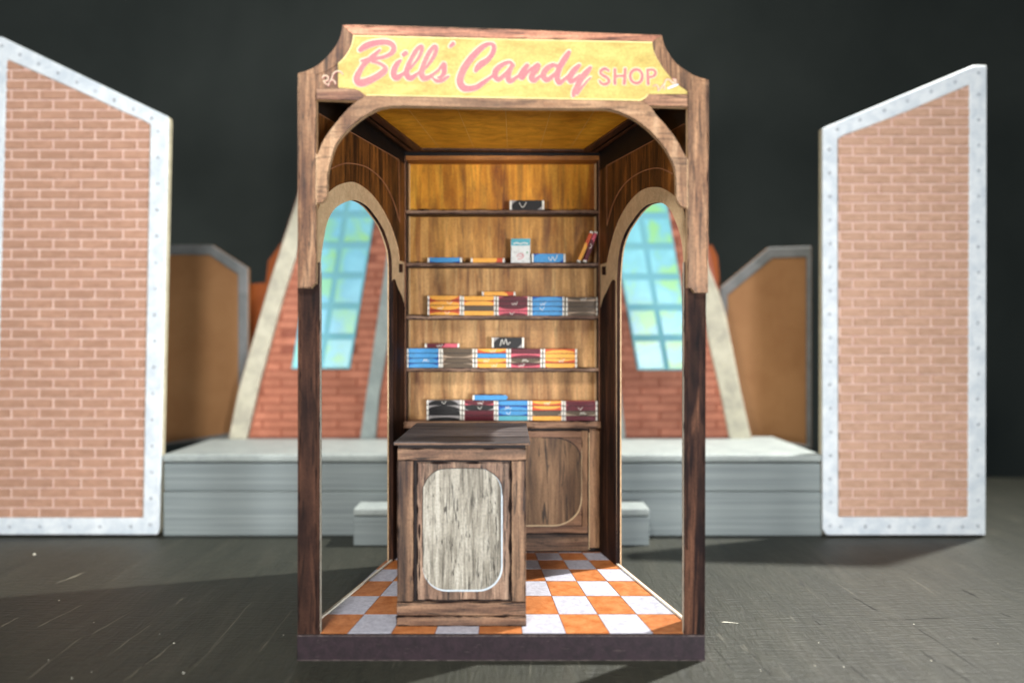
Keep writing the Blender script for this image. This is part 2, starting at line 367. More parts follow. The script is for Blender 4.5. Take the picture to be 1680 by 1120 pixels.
# ------------------------------------------------------------------ brick boards either side
def clip(poly, conv):                   # Sutherland-Hodgman, conv counter-clockwise in x-right y-up sense handled by sign
    area = sum(conv[i][0] * conv[(i + 1) % len(conv)][1] - conv[(i + 1) % len(conv)][0] * conv[i][1] for i in range(len(conv)))
    s = 1 if area > 0 else -1
    out = poly
    for i in range(len(conv)):
        (ax, ay), (bx, by) = conv[i], conv[(i + 1) % len(conv)]
        f = lambda p: s * ((bx - ax) * (p[1] - ay) - (by - ay) * (p[0] - ax))
        inp, out = out, []
        for j in range(len(inp)):
            p, q = inp[j], inp[(j + 1) % len(inp)]; fp, fq = f(p), f(q)
            if fp >= 0: out.append(p)
            if fp * fq < 0:
                t = fp / (fp - fq); out.append((p[0] + (q[0] - p[0]) * t, p[1] + (q[1] - p[1]) * t))
        if len(out) < 3: return []
    return out
def bricks(field, x0, y0, pw, ph, gap, Y, relief, mat, parent, name='brick', inset=0.9, skip=None, slope=0.0, half0=0):
    """running bond of single bricks (each its own mesh object) clipped to a convex pixel outline"""
    xs = [p[0] for p in field]; ys = [p[1] for p in field]; off = off_of(parent); shared = {}; count = 0
    r = 0; y = y0
    while y > min(ys) - ph:
        x = x0 + (pw / 2 if (r + half0) % 2 else 0) + (y0 - y) * slope
        while x - pw > min(xs) - pw: x -= pw
        while x < max(xs):
            q = [(x + gap / 2, y - ph + gap / 2), (x + pw - gap / 2, y - ph + gap / 2), (x + pw - gap / 2, y - gap / 2), (x + gap / 2, y - gap / 2)]
            c = clip(q, field)
            A = abs(sum(c[i][0] * c[(i + 1) % len(c)][1] - c[(i + 1) % len(c)][0] * c[i][1] for i in range(len(c)))) / 2 if c else 0
            if A > 14 and not (skip and skip(x + pw / 2, y - ph / 2)):
                whole = len(c) == 4 and abs(A - (pw - gap) * (ph - gap)) < 0.5
                base = PY(c[0][0], c[0][1], Y)
                if whole and 'w' in shared: me = shared['w']
                else:
                    F0 = [PY(a, b, Y) - base for a, b in c]; cen = sum(F0, Vector()) / len(F0); n = len(c)
                    bev = 1.1 / 100 * (1 + Y / D0)
                    F1 = []
                    for v in F0:
                        dv = cen - v; L = dv.length; F1.append(v + dv * min(0.5, bev * 1.3 / max(L, 1e-4)) + Vector((0, -relief, 0)))
                    Vv = [tuple(v) for v in F0 + F1]
                    fs = [tuple(range(n, 2 * n))] + [(i, (i + 1) % n, (i + 1) % n + n, i + n) for i in range(n)]
                    me = bpy.data.meshes.new(name); me.from_pydata(Vv, [], fs); me.update()
                    b_ = bmesh.new(); b_.from_mesh(me); bmesh.ops.recalc_face_normals(b_, faces=b_.faces)
                    for f in b_.faces:
                        if len(f.verts) == n and f.normal.y > 0.5: bmesh.ops.reverse_faces(b_, faces=b_.faces); break
                    b_.to_mesh(me); b_.free(); me.materials.append(mat)
                    if whole: shared['w'] = me
                o = bpy.data.objects.new(name, me); COL.objects.link(o); o.parent = parent
                o.location = base - off + Vector((0, random.uniform(-.006, .004), 0)); count += 1
            x += pw
        y -= ph; r += 1
    return count
def board(root, outer, inner, fieldc, side_right, bargs, mat):
    Y = 7.62; T = 0.27
    pplate('backing', [outer], Y + 0.03, T, [M['board_side'], M['board_side']], root, bevel=0.03)
    fr = pplate('border', [outer, inner], Y - 0.06, 0.09, [M['board'], M['board']], root, bevel=0.04, seg=3)
    m = pplate('mortar_bed', [inner], Y, 0.02, M['mortar'], root)
    n = bricks(fieldc, *bargs, Y, 0.035, mat, m); print('bricks', n)
    return fr
def rivets(parent, pts, Y, r=0.048):
    bmm = bmesh.new(); bmesh.ops.create_icosphere(bmm, subdivisions=2, radius=1)
    for v in bmm.verts: v.co = Vector((v.co.x * r, v.co.y * r * .5, v.co.z * r))
    for f in bmm.faces: f.smooth = True
    me = bpy.data.meshes.new('rivet'); bmm.to_mesh(me); bmm.free(); me.materials.append(M['rivet'])
    of = off_of(parent)
    for x, y in pts:
        o = bpy.data.objects.new('rivet', me); COL.objects.link(o); o.parent = parent; o.location = PY(x + random.uniform(-1, 1), y, Y) - of
def along(a, b, n): return [(a[0] + (b[0] - a[0]) * i / n, a[1] + (b[1] - a[1]) * i / n) for i in range(n + 1)]

LB = thing('brick_board', P(120, 879, 1.635), 'tall slanted-top brick panel with white border standing at the left edge', 'brick panel', 'brick panels beside the shop')
LB.location.z = 0
o1 = [(-19, 60), (2, 60), (275, 191), (276, 200), (261, 866), (258, 877), (-30, 877)]
i1 = [(11, 97), (125, 147.5), (205, 185), (232, 196), (246, 204), (234, 849), (-9, 849)]
lb = board(LB, o1, i1, [(12, 98), (246, 203), (234, 848), (-8, 848)], True, (-27, 849, 45.8, 16.3, 2.9), M['brick'])
rivets(lb, along((3, 75), (250, 194), 8)[0:] + along((260, 215), (247, 860), 15) + along((15, 863), (215, 863), 4), 7.55)

RB = thing('brick_board', P(1484, 879, 1.635), 'tall slanted-top brick panel with white border casting a shadow, right of the shop', 'brick panel', 'brick panels beside the shop')
RB.location.z = 0
o2 = [(1350, 210), (1598, 107), (1619, 107), (1617, 877), (1356, 877), (1350, 868)]
i2 = [(1375, 228), (1386, 221), (1421, 209), (1493, 181), (1591, 139), (1588, 848), (1376, 848)]
rb = board(RB, o2, i2, [(1375, 227), (1591, 139), (1588, 848), (1376, 848)], False, (1399, 848, 42.6, 15.6, 2.8), M['brick_r'])
rivets(rb, along((1373, 212), (1605, 119), 6) + along((1606, 155), (1604, 862), 17) + along((1361, 245), (1363, 862), 16) + along((1380, 863), (1580, 863), 5), 7.55)

# ------------------------------------------------------------------ grey podium and step
PO = thing('podium', (2.0 * 0, 9.5, 0), 'long low grey podium of stacked slabs behind the shop', 'podium')
def zed(py, d): return ZE + (CY - py) / 100 * d
xl, xr = -9.4, 8.35
zt = zed(745, 1.64)
box('slab', xl, xr, 7.70, 11.4, 0.0, 1.185, M['podium'], PO, bevel=0.035)
box('slab', xl + .01, xr - .01, 7.71, 11.4, 1.20, 1.95, M['podium'], PO, bevel=0.035)
box('slab', xl - .02, xr + .02, 7.66, 11.42, 1.985, zt, M['podium_top_lit'], PO, bevel=0.07, seg=3)
ST = thing('podium_step', (0, 6.9, 0), 'small grey step standing against the podium, mostly hidden behind the shop', 'step')
sx0, sx1 = (580 - 840) * .01565, (1065 - 840) * .01565
zs = zed(833, 1.565)
box('slab', sx0, sx1, 6.76, 7.64, 0.0, zs - .22, M['podium'], ST, bevel=0.03)
box('slab', sx0 - .01, sx1 + .01, 6.74, 7.64, zs - .20, zs, M['podium_top_lit'], ST, bevel=0.06, seg=3)

# ------------------------------------------------------------------ factory front on the podium
Yf = 11.0
FA = thing('factory_front', (0, Yf, zt), 'tapering red brick factory front with tall coloured windows, standing on the podium', 'model building')
fo = [(374, 722), (390, 642), (442, 462), (485, 330), (528, 200), (1116, 200), (1145, 330), (1180, 480), (1192, 520), (1216, 640), (1234, 722)]
pplate('wall', [fo], Yf, 0.3, M['fmortar'], FA)
wall = [c for c in FA.children][0]
def skipL(x, y):  return 484 + (600 - y) * .16 < x < 560 + (600 - y) * .16 and y < 600
def skipR(x, y):  return 1060 - (600 - y) * .16 < x < 1130 - (600 - y) * .16 and y < 600
n1 = bricks([(402, 716), (475, 450), (512, 300), (665, 300), (598, 716)], 400, 716, 62, 13.6, 1.6, Yf, 0.03, M['fbrick'], wall, skip=skipL)
n2 = bricks([(1022, 716), (965, 300), (1110, 300), (1152, 480), (1200, 716)], 1020, 716, 62, 13.6, 1.6, Yf, 0.03, M['fbrick'], wall, skip=skipR)
n3 = bricks([(615, 716), (660, 420), (675, 420), (660, 716)], 610, 716, 62, 13.6, 1.6, Yf, 0.03, M['fbrick'], wall)
print('factory bricks', n1, n2, n3)
for q, mm in (([(374, 722), (390, 642), (442, 462), (485, 330), (520, 220), (538, 220), (503, 350), (487, 417), (465, 485), (425, 630), (404, 722)], 'fborder'),
              ([(590, 722), (600, 650), (635, 412), (660, 250), (684, 250), (660, 412), (623, 640), (616, 722)], 'fborder2'),
              ([(1234, 722), (1216, 640), (1192, 520), (1180, 480), (1162, 437), (1120, 250), (1102, 250), (1136, 417), (1162, 555), (1183, 645), (1198, 722)], 'fborder'),
              ([(1027, 722), (1019, 640), (1009, 560), (975, 250), (952, 250), (985, 480), (997, 722)], 'fborder2')):
    pplate('border', [q], Yf - 0.16, 0.2, M[mm], FA, bevel=0.05)
def window(xb0, xb1, slope, y0, rows, flip):
    wn = pplate('window', [[(xb0 - 3, y0 + 3), (xb1 + 3, y0 + 3), (xb1 + 3 + slope * 302, y0 - 302), (xb0 - 3 + slope * 302, y0 - 302)]], Yf - 0.10, 0.1, M['muntin'], FA, bevel=0.02)
    gap = 9; ph = 50
    for r in range(rows):
        yb = y0 - r * ph - (0 if r == 0 else gap / 2 + 1); yt = y0 - (r + 1) * ph + gap / 2 + 1
        for c in range(2):
            w_ = (xb1 - xb0) / 2; xa = xb0 + c * w_ + (gap / 2 if c else 0); xe = xa + w_ - gap / 2
            f = lambda x, y: (x + (y0 - y) * slope, y)
            pplate('pane', [[f(xa, yb), f(xe, yb), f(xe, yt), f(xa, yt)]], Yf - 0.13, 0.02, M['pane_c' if (not flip and (r * 3 + c) % 4 != 1) else 'pane_g'], wn)
window(481, 571, 0.165, 602, 6, False)
window(1049, 1139, -0.175, 604, 6, True)

# brown boards with grey rims behind, and the orange-brown pieces beside the factory front
def rimmed(name, outer, inner, Y, label, mat, tk=.2):
    t = thing(name, PY(outer[0][0], 722, Y), label, 'card wall'); t.location.z = zt
    pplate('board', [outer], Y, tk, M[mat], t)
    if inner: pplate('rim', [outer, inner], Y - .1, .1, M['kgrey'], t, bevel=.03)
    return t
rimmed('card_wall', [(225, 736), (225, 402), (347, 402), (406, 440), (406, 716)], [(240, 732), (240, 418), (343, 418), (390, 450), (391, 708)], 11.9,
       'brown card wall with grey rim rising behind the left end of the podium', 'kraft_b')
rimmed('card_wall', [(1182, 716), (1182, 472), (1262, 406), (1331, 404), (1331, 736)], [(1190, 710), (1194, 484), (1268, 423), (1346 - 22, 421), (1324, 730)], 11.9,
       'brown card wall with grey rim rising behind the right end of the podium', 'kraft_b')
rimmed('card_wall', [(395, 716), (403, 466), (436, 464), (440, 428), (462, 398), (478, 398), (470, 716)], None, 12.6, 'narrow orange-brown card wall between the left grey-rimmed wall and factory front', 'kraft_o')
rimmed('card_wall', [(1130, 716), (1130, 402), (1168, 402), (1177, 420), (1180, 455), (1180, 716)], None, 12.6, 'narrow orange-brown card edge showing right of the shop frame', 'kraft_o')

# ------------------------------------------------------------------ the candy shop
SH = thing('candy_shop', (0, 0, 0), 'open fronted card model of an old candy shop with yellow sign', 'model shop')
ZF = ZE - 4.80; ZC = 9.54; YB = 4.68
lX = lambda Y: -3.42 + 0.2051 * Y
rX = lambda Y: 3.07 - 0.2254 * Y
def wallpt(side, px, py):               # photo pixel -> (Y, Z) on the side wall
    X0, m = (-3.42, 0.2051) if side == 'l' else (3.07, -0.2254)
    d = (X0 - 12 * m) / ((px - 840) / 100 - 12 * m); return (12 * (d - 1), ZE + (560 - py) / 100 * d)
# plinth
bx = [(-3.53, 0), (3.17, 0), (2.1, 4.9), (-2.55, 4.9)]
plate('plinth', [[(a, b) for a, b in bx]], lambda a, b: Vector((a, b, 0.002)), (0, 0, ZF - 0.012), [M['plinth'], M['plinth']], SH, bevel=0.012)
mesh_obj('plinth_edge', [(-3.53, -.006, ZF - .012), (3.17, -.006, ZF - .012), (3.17, -.006, ZF - .036), (-3.53, -.006, ZF - .030)], [(0, 3, 2, 1)], M['scuff'], SH)['kind'] = 'stuff'
mesh_obj('plinth_edge', [(-3.53, -.006, .002), (3.17, -.006, .002), (3.17, -.006, .016), (-3.53, -.006, .018)], [(0, 1, 2, 3)], M['scuff'], SH)['kind'] = 'stuff'
# floor and tiles
def fl(px, py): d = 480.0 / (py - 560); return P(px, py, d)
fp = [(488, 1040.3), (1157, 1040.3), (1017, 905), (663 - 20, 905)]
floor = mesh_obj('floor', [Vector((lX(0) , 0.0, ZF)), Vector((rX(0), 0.0, ZF)), Vector((rX(YB), YB, ZF)), Vector((lX(YB), YB, ZF)),
                           Vector((lX(0), 0.0, ZF - .01)), Vector((rX(0), 0.0, ZF - .01)), Vector((rX(YB), YB, ZF - .01)), Vector((lX(YB), YB, ZF - .01))],
                 [(0, 1, 2, 3), (4, 7, 6, 5), (0, 4, 5, 1), (1, 5, 6, 2), (2, 6, 7, 3), (3, 7, 4, 0)], M['floor_edge'], SH)
field = [(503, 1039), (1146, 1039), (1009, 919.5), (985, 906), (664, 906), (636, 917)]
gp = pplate  # (grout sheet follows the tile field)
gv = [fl(*p) + Vector((0, 0, .005)) for p in field]; mesh_obj('grout', gv, [tuple(range(len(gv)))], M['floor'], floor, recalc=False)
rows = [1043.5, 1008, 978, 953.6, 934, 919, 907, 903]
xg = lambda i, y: (857.5 + 72.6 * i) + ((838.3 + 36.75 * i) - (857.5 + 72.6 * i)) * (1043 - y) / 143.0
for r in range(7):
    y1, y0 = rows[r], rows[r + 1]
    for i in range(-5, 5):
        gx = 0.6; gy = 0.35
        q = [(xg(i, y1) + gx, y1 - gy), (xg(i + 1, y1) - gx, y1 - gy), (xg(i + 1, y0) - gx, y0 + gy), (xg(i, y0) + gx, y0 + gy)]
        c = clip(q, field)
        if not c: continue
        top = [fl(*p) + Vector((0, 0, .014)) for p in c]; n = len(c)
        bot = [v - Vector((0, 0, .008)) for v in top]
        mesh_obj('tile', top + bot, [tuple(range(n))] + [(k, (k + 1) % n, (k + 1) % n + n, k + n) for k in range(n)], M['tile_w' if (i + r) % 2 == 0 else 'tile_o'], floor)

# side walls: raw card core, printed sheets inside, white liner outside
def side_wall(side, ring_in, ring_out, low, opbot, noseY, line, arc):
    Xf = lX if side == 'l' else rX
    out = -1 if side == 'l' else 1
    mp = lambda off: (lambda y, z: Vector((Xf(y) + out * off, y, z)))
    wp = lambda pts: [wallpt(side, *p) for p in pts]
    y_f, y_b = 0.0, YB
    op = wp(ring_in)
    yf, yb = op[0][0], op[-1][0]
    opening = [(yf, ZF + .012)] + op + [(yb, ZF + .012)]
    outer = [(0.09, ZF), (0.09, ZC - .22), (0.5, ZC - .002), (YB + .55, ZC - .002), (YB + .55, ZF)]
    # core as an outline that runs round the opening
    core = plate('side_wall', [outer, opening], mp(0.0), (out * .065, 0, 0), [M['kraft'], M['walnut']], SH)
    liner = plate('outer_sheet', [outer, [(a + (.012 if a < (yf + yb) / 2 else -.012), b ) for a, b in opening]], mp(.065), (out * .03, 0, 0), [M['walnut'], M['kraft_edge']], core)
    ro = wp(ring_out)
    up = [(0.092, ro[0][1])] + ro + [(YB - .01, ro[-1][1]), (YB - .01, ZC - .01), (.5, ZC - .01), (0.092, ZC - .23)]
    plate('upper_panel', [up], mp(-.02), (out * .02, 0, 0), [M['panel_dark'], M['kraft_edge']], core)
    # dark frieze over the inlay line
    ln = wp(line)
    fz = [(0.094, ln[0][1])] + ln[:2] + [(YB - .012, ln[1][1]), (YB - .012, ZC - .012), (.5, ZC - .012), (0.094, ZC - .232)]
    plate('frieze', [fz], mp(-.026), (out * .004, 0, 0), M['frieze'], core)
    m3 = lambda a, b: Vector((Xf(wallpt(side, a, b)[0]) - out * .03, *wallpt(side, a, b)))
    ribbons('inlay_line', [[(a, b, 1.3) for a, b in line[:2]], [(a, b, 1.3) for a, b in line[1:]]], m3, M['inlay'], core, nrm=(-out, 0, 0))
    ribbons('inlay_line', [[(a, b, 1.8) for a, b in arc]], m3, M['inlay'], core, nrm=(-out, 0, 0))
    # walnut pilasters below the arch
    lo = wp(low)
    pl = [(yb - .002, ZF + .013)] + [(max(a, yb - .002), b) for a, b in lo] + [(YB - .01, lo[-1][1]), (YB - .01, ZF + .013)]
    plate('pilaster', [pl], mp(-.025), (out * .025, 0, 0), [M['walnut'], M['walnut']], core)
    pf = [(0.094, ZF + .013), (0.094, op[0][1]), (yf + .002, op[0][1] - .02), (yf + .002, ZF + .013)]
    plate('pilaster', [pf], mp(-.025), (out * .025, 0, 0), [M['walnut'], M['white_edge']], core)
    # white cut edge along the foot of the opening
    a = Vector((Xf(yf), yf, ZF + .02)); b = Vector((Xf(yb), yb, ZF + .02))
    i_, o_ = -out * .012, out * .03
    mesh_obj('sill', [a + Vector((i_, 0, 0)), a + Vector((o_, 0, 0)), b + Vector((o_, 0, 0)), b + Vector((i_, 0, 0)),
                      a + Vector((i_, 0, .035)), a + Vector((o_, 0, .035)), b + Vector((o_, 0, .035)), b + Vector((i_, 0, .035))],
             [(0, 3, 2, 1), (4, 5, 6, 7), (0, 1, 5, 4), (1, 2, 6, 5), (2, 3, 7, 6), (3, 0, 4, 7)], M['white_edge'], core)
    # white cut edge up the far side of the opening
    return core
LW = side_wall('l',
    cr([(525.5, 446), (527.7, 417), (532, 388.6), (538, 362), (549, 343), (563.6, 333), (578, 328.5), (590, 331), (602.7, 339), (615, 353.7), (627, 372), (635.5, 392.7), (641, 413), (643, 433.7), (643, 466)], 4),
    cr([(518.5, 444), (518.5, 380), (519, 351.6), (524, 333), (534, 319), (551, 305), (572, 298.6), (588, 302), (607, 316.7), (623, 337), (635.5, 360), (643.7, 380), (652, 407), (654.4, 427.6)], 4) + [(663, 430)],
    cr([(642.5, 462), (646, 458), (649, 466), (653, 476), (658, 486), (661, 496), (663, 506)], 3), None, None,
    [(521, 187), (652, 262), (654, 365)], [(538, 278), (558, 269.5), (575, 268.5), (600, 275), (625, 296), (642, 327), (654, 365)])
RW = side_wall('r',
    cr([(1121.5, 446), (1119.5, 407), (1114.6, 381.4), (1107, 360), (1098.6, 343), (1088, 334), (1077, 332.6), (1062, 336.4), (1049, 347), (1036.4, 364), (1025.7, 381.4), (1018, 403), (1014, 428.6), (1012, 466)], 4),
    cr([(1126, 443.6), (1126, 360), (1120, 338), (1108, 321), (1090, 309.6), (1077, 306.9), (1062, 308.6), (1047, 317), (1032, 334), (1019, 355.7), (1009.6, 379), (1002, 407), (996.8, 430.7)], 4) + [(986, 434)],
    cr([(1010, 462), (1007, 459), (1003, 465), (997, 478), (991, 490), (986, 508)], 3), None, None,
    [(1126, 203), (997.5, 272), (998, 370)], [(998, 370), (1009, 332), (1028, 301), (1055, 282), (1083, 276), (1106, 285)])
# little slots in the raw card
for side, x, y, core in (('l', 657, 440, LW), ('r', 991.5, 444, RW)):
    s = 1 if side == 'l' else -1
    q = [wallpt(side, a, b) for a, b in ((x - 2.6, y - 7), (x + 2.6, y - 7), (x + 2.6, y + 7), (x - 2.6, y + 7))]
    Xf = lX if side == 'l' else rX
    plate('slot_tab', [q], lambda a, b: Vector((Xf(a) + s * .022, a, b)), (-s * .02, 0, 0), M['walnut_post'], core)

# ceiling
CE = plate('ceiling', [[(lX(.3) - .05, .3), (rX(.3) + .05, .3), (rX(YB) + .05, YB + .5), (lX(YB) - .05, YB + .5)]], lambda a, b: Vector((a, b, ZC)), (0, 0, .04), [M['frieze'], M['kraft_edge']], SH)
def cl(px, py): d = 431.0 / (560 - py); return (P(px, py, d).x, P(px, py, d).y)
A, B, C_, D_ = cl(692, 242), cl(957, 244), cl(1034, 191), cl(618, 185)
ext = lambda p, q, y: (p[0] + (q[0] - p[0]) * (y - p[1]) / (q[1] - p[1]), y)
Cx, Dx = ext(B, C_, .25), ext(A, D_, .25)
grow = lambda k: [(A[0] - k, A[1] + k * .8), (B[0] + k, B[1] + k * .8), (Cx[0] + k, Cx[1] - k * .5), (Dx[0] - k, Dx[1] - k * .5)]
plate('gold_panel', [[A, B, Cx, Dx]], lambda a, b: Vector((a, b, ZC - .012)), (0, 0, .01), M['gold'], CE)
plate('moulding', [grow(.16), [A, B, Cx, Dx]], lambda a, b: Vector((a, b, ZC - .05)), (0, 0, .048), M['mould'], CE, bevel=.012)
plate('moulding', [grow(.34), grow(.26)], lambda a, b: Vector((a, b, ZC - .03)), (0, 0, .028), M['mould'], CE, bevel=.008)
for x in (-1.62, -.85, -.1, .62, 1.3):
    mesh_obj('seam', [(x - .007, A[1] - .03, ZC - .0145), (x + .007, A[1] - .03, ZC - .0145), (x * 1.27 + .007, .3, ZC - .0145), (x * 1.27 - .007, .3, ZC - .0145)], [(0, 1, 2, 3)], M['gold_line'], CE)

# back wall with recessed shelves
X0, X1 = lX(YB), rX(YB)
BW = box('back_wall', X0 - .12, X1 + .12, YB + .46, YB + .53, ZF, ZC - .001, M['walnut'], SH)
dB = 1 + YB / D0
zb = lambda py: ZE + (CY - py) / 100 * dB
xb = lambda px: (px - CX) / 100 * dB
edges = [(264, 345), (350, 431), (437, 518), (523, 604), (609, 690)]
for i, (a, b) in enumerate(edges):
    box('back_panel', xb(668), xb(980), YB + .40, YB + .459, zb(b + 2), zb(a - 4), M['back%d' % i], BW)
for (a, b) in ((345, 350), (431, 436.5), (517.5, 523), (603.5, 609)):
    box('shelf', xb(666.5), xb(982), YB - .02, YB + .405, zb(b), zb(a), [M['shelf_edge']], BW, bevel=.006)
    box('shelf_painted_shade', xb(667), xb(981.5), YB + .012, YB + .404, zb(b + 1.2), zb(b), M['shelf_dark'], BW)  # dark strip that paints in the shade under each shelf
box('upright', X0 + .001, xb(667.5), YB - .002, YB + .41, zb(690), zb(253), M['shelf_dark'], BW)
box('upright', xb(980.5), X1 - .001, YB - .002, YB + .41, zb(690), zb(253), M['shelf_dark'], BW)
box('edge_line', xb(664), xb(665.3), YB - .008, YB - .002, zb(690), zb(256), M['inlay'], BW)
box('edge_line', xb(982.6), xb(983.6), YB - .008, YB - .002, zb(690), zb(256), M['inlay'], BW)
box('top_rail', xb(666), xb(983), YB - .03, YB + .41, zb(263), zb(256), M['rail_gold'], BW, bevel=.008)
box('top_rail', X0 + .003, X1 - .003, YB - .012, YB + .41, zb(256), zb(246) , M['frieze'], BW)
# lower cabinet
box('cabinet_top', X0 + .003, X1 - .003, YB - .10, YB + .41, zb(701.5), zb(690.5), M['cab_h'], BW, bevel=.01)
box('cabinet_body', X0 + .004, X1 - .004, YB + .03, YB + .41, ZF + .016, zb(702), M['cnt_dark'], BW)
box('cabinet_rail', xb(668), xb(954.5), YB - .0, YB + .03, zb(717), zb(706), M['cab_h'], BW, bevel=.006)
box('cabinet_rail', xb(668), xb(964), YB - .0, YB + .03, zb(874.5), zb(863), M['cab_h'], BW, bevel=.006)
box('cabinet_stile', xb(954.7), xb(964.7), YB - .002, YB + .03, zb(863), zb(706), M['cab_v'], BW, bevel=.006)
box('cabinet_stile', xb(967), xb(984), YB - .004, YB + .03, zb(898), zb(703), M['cab_v'], BW, bevel=.006)
box('edge_line', xb(966), xb(967), YB - .008, YB + .0, zb(901), zb(710), M['cab_line'], BW)
dr = [(845, 718), (954.5, 718), (954.5, 862), (845, 862)]
pplate('cabinet_door', [dr], YB + .008, .02, M['cab_h'], BW)
pplate('door_panel', [rrect(800, 717.5, 953.6, 861, 40)], YB + .002, .012, [M['cab_panel'], M['cnt_dark']], BW, bevel=.004)
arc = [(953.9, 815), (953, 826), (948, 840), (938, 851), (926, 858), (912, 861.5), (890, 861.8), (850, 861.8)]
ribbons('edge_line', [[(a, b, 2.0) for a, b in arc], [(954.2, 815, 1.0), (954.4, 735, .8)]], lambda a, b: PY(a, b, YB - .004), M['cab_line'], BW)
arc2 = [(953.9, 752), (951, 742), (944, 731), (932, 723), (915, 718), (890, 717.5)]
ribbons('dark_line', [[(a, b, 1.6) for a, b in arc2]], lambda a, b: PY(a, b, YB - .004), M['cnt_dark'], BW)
box('cabinet_plinth', xb(668), xb(965.5), YB + .01, YB + .03, zb(903.5), zb(877), M['cnt_h'], BW, bevel=.01)

# front: lower walnut posts, then the cut-out frame with the sign
pplate('post', [[(488.3, 430), (525.2, 430), (525.2, 1040), (488.3, 1040)]], 0.004, .08, [M['walnut_post'], M['white_edge']], SH)
pplate('post', [[(1122, 430), (1158.5, 430), (1156.5, 1040), (1121.5, 1040)]], 0.004, .08, [M['walnut_post'], M['white_edge']], SH)
outl = cr([(488.3, 120.7), (508.6, 114), (525.7, 103.6), (538.6, 90.7), (549, 78), (558, 60.7), (562, 41.4)], 4) + [(581, 40.8), (830, 48), (1085.7, 58)] + \
       cr([(1085.8, 58.2), (1089, 71.4), (1096.4, 86.4), (1109, 103.6), (1126.4, 116.4), (1141.4, 125), (1162.9, 131.4)], 4)
inner_arch = [(519, 333.6)] + cr([(528, 332), (535, 323.6), (536.4, 311), (537.5, 283), (543, 260), (551.4, 236.4), (566.4, 217), (590, 195.7), (615.7, 180.7), (637, 175), (663, 173.9)], 4) + \
    [(830, 177.5)] + cr([(995.7, 178.6), (1017, 184), (1045, 198), (1068.6, 217), (1088, 238.6), (1100.7, 260), (1107, 276), (1109, 293.6), (1110, 323.6), (1114.6, 334), (1120, 339)], 4) + [(1127.5, 341)]
frame_out = outl + [(1161.5, 480), (1140, 480), (1134, 472), (1127.6, 472)] + list(reversed(inner_arch)) + [(518.5, 465), (515, 466), (509.6, 472.5), (488.3, 472)]
holeL = [(519, 163.3), (587, 165.5)] + cr([(587, 165.6), (571, 178.6), (551, 202), (532, 228), (520, 256)], 4)[1:] + [(519, 258)]
holeR = [(1066.4, 174), (1128, 175.8), (1128, 260)] + cr([(1124, 255.7), (1111.4, 232), (1096.4, 210.7), (1077, 189), (1066.4, 174)], 4)[:-1]
FR = pplate('front_frame', [frame_out, holeL, holeR], -.115, .11, [M['frame_v'], M['kraft_edge']], SH)
yo = -.125
def over(name, loop, mat, y=yo, th=.009, edge=None, **kw): return pplate(name, [loop], y, th, [M[mat], M[edge or 'inlay']], FR, **kw)
over('frame_post', [(489, 122), (518.6, 122), (518.6, 464.5), (515, 465.5), (509.6, 471.8), (489, 471.3)], 'frame_v')
over('frame_post', [(1128.5, 133), (1162, 133), (1161, 479.5), (1140, 479.5), (1134, 471.5), (1128.5, 471.5)], 'frame_v')
over('arch_band', [(519.5, 332.5), (519.3, 256)] + cr([(520, 256), (532, 228), (551, 202), (571, 178.6), (587, 165.7), (601, 158.5)], 4)[1:] + [(830, 162.5), (1051, 167)] +
     cr([(1055, 168.5), (1066, 174), (1077, 189), (1096, 210.7), (1111, 232), (1124, 256)], 4) + [(1127.4, 262), (1127, 340)] +
     list(reversed([(a, b - .4) for a, b in inner_arch[1:-1]])), 'arch', y=-.128, th=.012)
over('frame_rail', [(519.3, 145), (556, 145), (581, 146.8), (590, 150), (598.5, 157.5), (587, 165), (519.3, 162.8)], 'frame_h')
over('frame_rail', [(1064, 155), (1127.8, 155), (1127.8, 175), (1067, 173.3), (1056, 168), (1059, 162)], 'frame_h')
over('frame_rail', [(562.3, 42), (581, 41.4), (830, 48.6), (1085.4, 58.6), (1070, 68.5), (830, 63.5), (580, 57.5)], 'frame_red')
capL = cr([(489, 121), (508.6, 114.6), (525.7, 104.2), (538.6, 91.3), (549, 78.6), (558, 61.2), (562, 42.4)], 4)
over('frame_corner', capL + [(579.5, 58)] + cr([(580, 58), (575, 78), (564, 95), (554, 104), (537, 116), (519, 122)], 4)[1:], 'frame_v', y=-.127)
capR = cr([(1085.6, 59), (1089, 72), (1096.4, 87), (1109, 104.2), (1126.4, 117), (1141.4, 125.6), (1162.5, 132)], 4)
over('frame_corner', capR + [(1130, 133.5)] + cr([(1130, 148), (1112, 138), (1095, 121), (1083.6, 105.7), (1073, 86), (1070, 69)], 4), 'frame_v', y=-.127)
sg = [(580, 58), (830, 64), (1069.6, 69)] + cr([(1070, 70), (1073, 86), (1083.6, 105.7), (1095, 121), (1108, 136), (1127.5, 150)], 3)[1:] + [(1127.5, 154.4), (1064, 154.4)] + \
     cr([(1063.7, 155), (1059, 161), (1051, 165.7)], 3)[1:] + [(830, 161.5), (600.7, 157)] + cr([(600.7, 157), (590, 149), (581, 145.8)], 3)[1:] + [(555, 144)] + cr([(554.6, 103.6), (564, 95), (575, 78), (580, 58)], 3)[:-1]
SG = over('sign_board', sg, 'sign', y=-.122, th=.008, edge='sign_rim')
ms = lambda a, b: PY(a, b, -.124)
